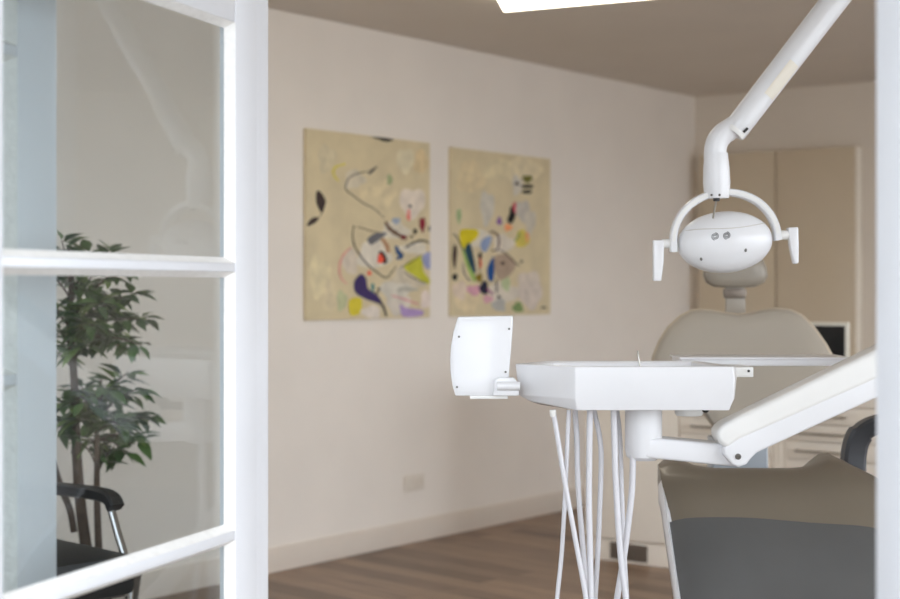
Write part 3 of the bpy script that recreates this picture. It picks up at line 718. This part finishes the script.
# hoses
hoses = [
    [(553, 410), (558, 440), (565, 483), (576, 543), (586, 599), (592, 650)],
    [(569, 410), (567.5, 440), (566, 476), (562, 549), (557, 599), (553, 650)],
    [(575, 410), (577, 440), (578, 483), (583, 549), (588, 599), (592, 650)],
    [(590, 410), (589.5, 440), (589, 500), (590, 550), (591, 599), (592, 650)],
    [(594, 410), (600, 440), (601, 470), (598, 549), (595, 599), (592, 650)],
    [(613.5, 410), (614.5, 440), (615.5, 476), (620, 549), (626, 599), (633, 650)],
    [(617, 410), (620, 440), (622, 500), (624, 549), (627, 599), (630, 650)],
    [(633, 450), (632.5, 478), (631, 500), (625, 549), (617, 599), (610, 650)]]
for k, h in enumerate(hoses):
    d_ = [3.44, 3.47, 3.55, 3.46, 3.56, 3.47, 3.58, 3.50][k]
    pts = [P(x, y, d_) for x, y in h]
    e = pts[-1]
    pts += [Vector((e.x + .03, d_ + .04, .22)), Vector((e.x + .09, d_ + .08, .12)), Vector((.66, 3.60, .10)), Vector((.78, 3.72, .09))]
    rr = [.0058, .0052, .0066, .0072, .0062, .0072, .0058, .0075][k]
    b = MB(); b.tube(spline(pts, 6), rr, 12)
    ho_ = b.build('hose', HOSEW, du, angle=80)
    if k == 0:
        b = MB(); q = pts[0]; b.lathe([(.0078, .006), (.0078, -.004), (.006, -.010)], Matrix.Translation((q.x, q.y, q.z - .006)), 14); b.build('hose_collar', WHITE2, ho_)

# ------------------------------------------------------------------ dental lamp
ld = 3.7; k_ = ld / F
lp = thing('dental_lamp', (1.36, 3.75, 0), 'white dental operating lamp on its slanted arm above the chair', 'lamp')
th = math.radians(4.5)
hc = P(725.3, 242, ld)
LR = Matrix.Translation(hc) @ Matrix.Rotation(-th, 4, 'Y')       # lamp frame, right side slightly raised
hw_, hh_, hdp = 47 * k_, 30.5 * k_, .062
def onhead(x, z, off=0):
    q = max(0, 1 - (x / hw_) ** 2 - (z / hh_) ** 2)
    return LR @ Vector((x, -hdp * math.sqrt(q) - off, z))
b = MB(); b.ball(LR @ Matrix.Diagonal((hw_, hdp, hh_, 1)), 48, 28); head = b.build('lamp_head', WHITE, lp, angle=80)
# raised lower housing edge: wavy seam across the upper third
b = MB(); b.tube([onhead(x * hw_, hh_ * (.46 - .05 * math.sin(x * 3.0 + .9) + .05 * x), .0002) for x in [-.84 + 1.68 * i / 30 for i in range(31)]], .0011, 6); tag(b.build('housing_seam', mat('seam_grey', (200, 197, 190), .5), head), 'grey seam line')
b = MB(); b.loft([[LR @ Vector((hw_ * 1.012 * s * math.cos(a), y, hh_ * 1.012 * s * math.sin(a))) for a in [2 * PI * i / 48 for i in range(48)]] for s, y in ((.98, .001), (1.0, .004), (1.0, .012), (.97, .016))], cap=False); b.build('front_rim', WHITE2, head)
# two spiral vents
VENT = mat('vent_grey', (58, 63, 65), .5)
for sx in (-.0345, -.0065):
    b = MB(); 
    for q0 in (0, 1):
        pts = []
        for i in range(40):
            a = i / 40 * 2.0 * PI * 1.15 + q0 * PI + .6; r = .0022 + .0072 * i / 40
            pts.append(onhead(sx + r * math.cos(a), .0145 + r * math.sin(a) * 1.0, .0002))
        b.tube(pts, .00085, 6)
    tag(b.build('spiral_vent', VENT, head), 'grey spiral vent')
for x, z in ((-28, -17), (15.2, -12)):
    b = MB(); p = onhead(x * k_, (z + 2) * k_, 0)
    b.ball(Matrix.Translation(p) @ Matrix.Diagonal((.0034, .002, .0048, 1)), 12, 8); b.build('screw', SCREW, head)
# yoke
yk = []
for i in range(41):
    a = PI * i / 40
    yk.append(LR @ Vector((-52.2 * k_ * math.cos(a), 0, (-.5 + 50 * math.sin(a) ** .92) * k_)))
yk = [LR @ Vector((-52.4 * k_, 0, -6 * k_))] + yk + [LR @ Vector((52.4 * k_, 0, -2.5 * k_))]
b = MB(); b.band(yk, 7.6 * k_, .034, LR.to_3x3() @ Vector((0, 1, 0))); b.build('yoke', WHITE, lp, angle=35)
b = MB(); b.band(yk[2:-2], 4.2 * k_, .0365, LR.to_3x3() @ Vector((0, 1, 0))); b.build('yoke_inlay', WHITE2, lp, angle=35)
# handles
def lhandle(px0, py0, px1, pts_, nm):
    b = MB(); b.tube([P(px0, py0, ld), P(px1, py0, ld)], .0115, 16); hs = b.build('handle_stub', WHITE2, lp)
    b = MB(); b.prism([P(x, y, ld - .012) for x, y in pts_], (0, .024, 0), .0035); b.build('handle_grip', WHITE, lp)
lhandle(672, 243.5, 662, [(653.3, 240), (664.5, 240), (664, 262), (661.5, 281), (653.6, 281), (653.5, 262)], 'l')
lhandle(775, 235, 788, [(788, 227.5), (798.5, 227), (799, 245), (799, 263.5), (794.2, 264), (790.5, 248)], 'r')
# neck sleeve, elbow, slanted arm
b = MB(); b.lathe([(0, 0), (.029, 0), (.031, .006), (.0335, .04), (.0322, .075), (.0285, .112)], Matrix.Translation(P(717, 198.5, ld)) @ Matrix.Rotation(math.radians(-1.2), 4, 'Y'), 28); b.build('neck_sleeve', WHITE, lp, angle=50)
b = MB()
for px in (711.5, 719.5): b.ball(Matrix.Translation(P(px, 195, ld - .031)) @ Matrix.Diagonal((.003, .002, .003, 1)), 10, 6)
b.build('sleeve_screw', SCREW, lp)
el_ = spline([P(716, 176, ld), P(715.3, 165, ld), P(715, 153, ld), P(717, 142.5, ld), P(722.5, 134.5, ld), P(730, 129.5, ld), P(737, 125, ld)], 6)
b = MB(); b.tube(el_, [.0275 + .001 * math.sin(i) * 0 for i in range(len(el_))], 24); b.build('elbow', WHITE, lp, angle=60)
A0 = P(733, 133, ld); A1 = P(953, -153.5, ld)
ad_ = (A1 - A0).normalized()
b = MB(); b.tube([A0, A0 + ad_ * .005, A0 + ad_ * .05, A1], [.029, .031, .0315, .0345], 28); b.build('lamp_arm', WHITE, lp, angle=60)
# hinge clip with black slot at the elbow
sd_ = Vector((ad_.z, 0, -ad_.x))
b = MB(); b.band([A0 + ad_ * .004 + sd_ * s_ * .03 + Vector((0, -.0305 * math.sqrt(max(0, 1 - s_ * s_)) - .001, 0)) for s_ in [-.85 + .17 * i for i in range(11)]], .012, .003, (0, 1, 0)); b.build('hinge_ring', WHITE2, lp)
b = MB(); b.band([A0 + ad_ * .012 + sd_ * .017 + Vector((0, -.0285, 0)), A0 + ad_ * .026 + sd_ * .019 + Vector((0, -.0275, 0))], .006, .004, (0, 1, 0)); tag(b.build('release_slot', DARKGAP, lp), 'black release slot')
# sticker
b = MB(); rows = []
for s_ in (.118, .222):
    ang = [(-.05 + 1.0 * i / 8) for i in range(9)]
    rows.append([A0 + ad_ * s_ + sd_ * math.sin(a) * .0334 + Vector((0, -math.cos(a) * .0334, 0)) for a in ang])
for i in range(8): b.poly([rows[0][i], rows[0][i + 1], rows[1][i + 1], rows[1][i]])
st_ = b.build('sticker', STICK, lp); tag(st_, 'pale beige sticker')
# thin aiming rod
b = MB(); b.tube([P(716.5, 199, ld - .02), P(713, 218, ld - .045)], [.0028, .0024], 8); tag(b.build('locking_pin', STEEL, lp), 'thin steel pin')
b = MB(); b.lathe([(.008, -.004), (.008, .004)], Matrix.Translation(P(716.5, 199.5, ld - .02)), 12); b.build('pin_socket', DARKGAP, lp)
# mast
b = MB(); b.lathe([(0, 0), (.08, 0), (.08, .015), (.05, .03), (.035, .05), (.035, A1.z - .01), (.042, A1.z), (.042, A1.z + .05), (0, A1.z + .05)], Matrix.Translation((A1.x + .02, ld, 0)), 26); b.build('lamp_mast', WHITE, lp)

# ------------------------------------------------------------------ black armchair
Fd = Vector((.72, -.69, 0)).normalized(); Sd = Vector((-Fd.y, Fd.x, 0))
arm_mid_ = Vector((-1.14, 4.62, 0))
cc = arm_mid_ - Sd * .27
ac = thing('armchair', cc, 'black visitor armchair with chrome frame behind the left glass', 'chair')
AM = Matrix(((Fd.x, Sd.x, 0, cc.x), (Fd.y, Sd.y, 0, cc.y), (0, 0, 1, 0), (0, 0, 0, 1)))   # x forward, y to its far side
b = MB(); b.box(-.26, .35, -.24, .24, .37, .492, AM, .03); b.build('seat', CHBLACK, ac)
b = MB(); b.prism([AM @ Vector(p) for p in ((-.27, -.24, .44), (-.20, -.24, .44), (-.30, -.24, .92), (-.36, -.24, .92))], Sd * .48, .02); b.build('backrest', CHBLACK, ac)
for s_ in (-1, 1):
    y = s_ * .27
    b = MB(); b.band([AM @ Vector(p) for p in spline([(-.28, y, .625), (-.1, y, .633), (.10, y, .638), (.17, y, .63), (.195, y, .605)], 5)], .036, .05, Sd); b.build('armrest', CHBLACK, ac)
    b = MB(); b.tube([AM @ Vector(p) for p in spline([(.16, y, .62), (.20, y, .54), (.25, y, .44), (.27, y, .30), (.27, y, .012)], 6)], .0125, 12); tag(b.build('leg', CHROME, ac), 'chrome tube leg')
    b = MB(); b.tube([AM @ Vector(p) for p in spline([(-.26, y, .62), (-.27, y, .4), (-.30, y, .2), (-.33, y, .012)], 6)], .0125, 12); tag(b.build('leg', CHROME, ac), 'chrome tube leg')
    for xx in (.27, -.33):
        b = MB(); b.lathe([(0, 0), (.017, 0), (.017, .014), (0, .014)], AM @ Matrix.Translation((xx, y, 0)), 12); b.build('glide', CHBLACK, ac)
b = MB()
b.tube([AM @ Vector((.26, -.27, .34)), AM @ Vector((.26, .27, .34))], .011, 10)
b.build('cross_tube', CHROME, ac)

# ------------------------------------------------------------------ potted fig tree
pc = Vector((-1.24, 5.2, 0))
pl = thing('potted_fig_tree', pc, 'leafy green fig tree behind the black armchair', 'plant')
b = MB(); b.lathe([(0, 0), (.13, 0), (.17, .28), (.18, .28), (.18, .31), (.16, .31), (.155, .27), (0, .27)], Matrix.Translation(pc), 28); b.build('planter', POT, pl)
b = MB(); b.lathe([(.153, .262), (.153, .275), (.08, .285), (0, .29)], Matrix.Translation(pc), 20); b.build('soil', SOIL, pl)
def stem(pts, r0, r1, par, n=6):
    q = spline(pts, n); m = MB(); m.tube(q, [r0 + (r1 - r0) * i / (len(q) - 1) for i in range(len(q))], 8); return q, m
foli = [MB(), MB(), MB()]
rnd = random.Random(11)
def add_leaf(p, d, size):
    m = foli[rnd.choices((0, 1, 2), (5, 5, 2))[0]]
    d = d.normalized(); side = d.cross(Vector((rnd.uniform(-.4, .4), rnd.uniform(-.4, .4), 1))).normalized(); up = side.cross(d).normalized()
    w = size * rnd.uniform(.2, .25); rowsL, mid_, rowsR = [], [], []
    for t_, ww in ((0, .05), (.15, .55), (.35, 1), (.6, .85), (.82, .4), (1, .02)):
        c = p + d * size * t_ - up * size * .16 * t_ * t_
        mid_.append(c); rowsL.append(c + side * w * ww + up * w * .35 * ww); rowsR.append(c - side * w * ww + up * w * .35 * ww)
    bm_ = m.bm
    A_ = [bm_.verts.new(x) for x in rowsL]; B_ = [bm_.verts.new(x) for x in mid_]; C_ = [bm_.verts.new(x) for x in rowsR]
    for i in range(5):
        bm_.faces.new((A_[i], B_[i], B_[i + 1], A_[i + 1])); bm_.faces.new((B_[i], C_[i], C_[i + 1], B_[i + 1]))
wood = MB()
def branch(pts, r0, r1, leaves, spread=.05, lsize=.085, start=.25):
    q = spline(pts, 6); wood.tube(q, [r0 + (r1 - r0) * i / (len(q) - 1) for i in range(len(q))], 7)
    for i in range(leaves):
        t_ = start + (1 - start) * (i + .5) / leaves; f = t_ * (len(q) - 1); j = min(int(f), len(q) - 2); p = q[j].lerp(q[j + 1], f - j)
        d = (q[j + 1] - q[j]).normalized()
        a = rnd.uniform(0, 2 * PI); o = Vector((math.cos(a), math.sin(a) * .8, rnd.uniform(-.75, .45)))
        add_leaf(p + o * .01, (d * .35 + o).normalized(), lsize * rnd.uniform(.75, 1.15))
D5 = 5.2
def pp(x, y, dy=0): return P(x, y, D5 + dy)
tr1 = [pc + Vector((.0, .0, .27)), pp(88, 560), pp(80, 500), pp(76, 440), pp(74, 380), pp(70, 320), pp(72, 268), pp(68, 245)]
tr2 = [pc + Vector((.03, -.02, .27)), pp(99, 560), pp(97, 500, -.02), pp(97, 450, -.03), pp(97, 410, -.03), pp(101, 380, -.02)]
q1 = spline(tr1, 6); wood.tube(q1, [.024 + (.006 - .024) * i / (len(q1) - 1) for i in range(len(q1))], 9)
q2 = spline(tr2, 6); wood.tube(q2, [.016 + (.005 - .016) * i / (len(q2) - 1) for i in range(len(q2))], 9)
wood.tube(spline([pp(74, 532), pp(70, 510), pp(62, 490), pp(52, 460)], 5), [.012] * 16, 8)
tips = [
    # (from, tip, leaves): upper crown
    ((72, 300), (62, 240), 13), ((73, 300), (90, 252), 10), ((73, 310), (112, 252), 16), ((73, 315), (130, 262), 16), ((72, 330), (138, 292), 18), ((72, 335), (146, 318), 20), ((72, 340), (142, 345), 18), ((73, 350), (120, 330), 18),
    ((72, 300), (40, 270), 14), ((72, 330), (35, 300), 14), ((72, 330), (105, 300), 18), ((73, 340), (95, 325), 18), ((73, 350), (80, 300), 14), ((73, 360), (60, 330), 16), ((74, 370), (45, 350), 14), ((74, 365), (84, 345), 12),
    # lower crown
    ((97, 420), (140, 388), 15), ((97, 415), (128, 372), 12), ((97, 430), (148, 418), 16), ((97, 440), (142, 440), 16), ((98, 430), (120, 425), 16), ((97, 440), (126, 455), 13), ((97, 420), (80, 385), 12), ((97, 430), (76, 420), 14), ((97, 445), (84, 445), 9), ((98, 410), (108, 388), 12),
    ((76, 420), (60, 400), 12), ((76, 430), (55, 430), 12), ((76, 400), (88, 405), 10)]
for (x0, y0), (x1, y1), n in tips:
    n = int(n * 1.9)
    dy = rnd.uniform(-.16, .14)
    branch([pp(x0, y0), pp((x0 + x1) / 2, (y0 + y1) / 2 - 6, dy * .6), pp(x1, y1, dy)], .0045, .0016, n)
branch([pp(97, 468), pp(90, 452), pp(80, 442)], .004, .002, 4); branch([pp(98, 472), pp(105, 458), pp(114, 446)], .004, .002, 5)
wood.build('trunk', BARK, pl, angle=60)
# one foliage mesh with three leaf greens
fm = MB()
for i, m in enumerate(foli):
    me = bpy.data.meshes.new('t'); m.bm.to_mesh(me); m.bm.free(); n0 = len(fm.bm.faces); fm.bm.from_mesh(me); bpy.data.meshes.remove(me)
    fm.bm.faces.ensure_lookup_table()
    for f in fm.bm.faces[n0:]: f.material_index = i
fm.build('foliage', LEAF, pl, angle=70)

# ------------------------------------------------------------------ light
w = bpy.data.worlds.new('daylight'); S.world = w; w.use_nodes = True
bg = w.node_tree.nodes['Background']
N = w.node_tree.nodes; L = w.node_tree.links
# overcast daylight, made brighter behind the added side window to lift the left wall
tcw = N.new('ShaderNodeTexCoord'); dt = N.new('ShaderNodeVectorMath'); dt.operation = 'DOT_PRODUCT'
dt.inputs[1].default_value = (D2.x, D2.y, .1)
L.new(tcw.outputs['Generated'], dt.inputs[0])
cw = N.new('ShaderNodeValToRGB'); mr = N.new('ShaderNodeMapRange')
mr.inputs['From Min'].default_value = -1; mr.inputs['From Max'].default_value = 1
L.new(dt.outputs['Value'], mr.inputs['Value']); L.new(mr.outputs['Result'], cw.inputs['Fac'])
e = cw.color_ramp.elements
e[0].position = .5; e[0].color = (.25, .27, .3, 1); e[1].position = .95; e[1].color = (.67, .705, .75, 1)
sx = N.new('ShaderNodeSeparateXYZ'); L.new(tcw.outputs['Generated'], sx.inputs[0])
ce = N.new('ShaderNodeValToRGB'); me_ = N.new('ShaderNodeMapRange'); me_.inputs['From Min'].default_value = -1; me_.inputs['From Max'].default_value = 1
L.new(sx.outputs['Z'], me_.inputs['Value']); L.new(me_.outputs['Result'], ce.inputs['Fac'])
g_ = ce.color_ramp.elements
g_[0].position = .49; g_[0].color = (.45, .45, .45, 1); g_[1].position = .53; g_[1].color = (1, 1, 1, 1)
mw = N.new('ShaderNodeMix'); mw.data_type = 'RGBA'; mw.blend_type = 'MULTIPLY'; mw.inputs['Factor'].default_value = 1
L.new(cw.outputs['Color'], mw.inputs['A']); L.new(ce.outputs['Color'], mw.inputs['B'])
L.new(mw.outputs['Result'], bg.inputs['Color'])
bg.inputs['Strength'].default_value = 3.0
S.view_settings.view_transform = 'Standard'
S.view_settings.look = 'None'
S.view_settings.gamma = 1
S.view_settings.use_curve_mapping = False
S.view_settings.exposure = 1.33
S.cycles.use_denoising = True
S.cycles.max_bounces = 14
S.cycles.diffuse_bounces = 8
S.cycles.transparent_max_bounces = 16
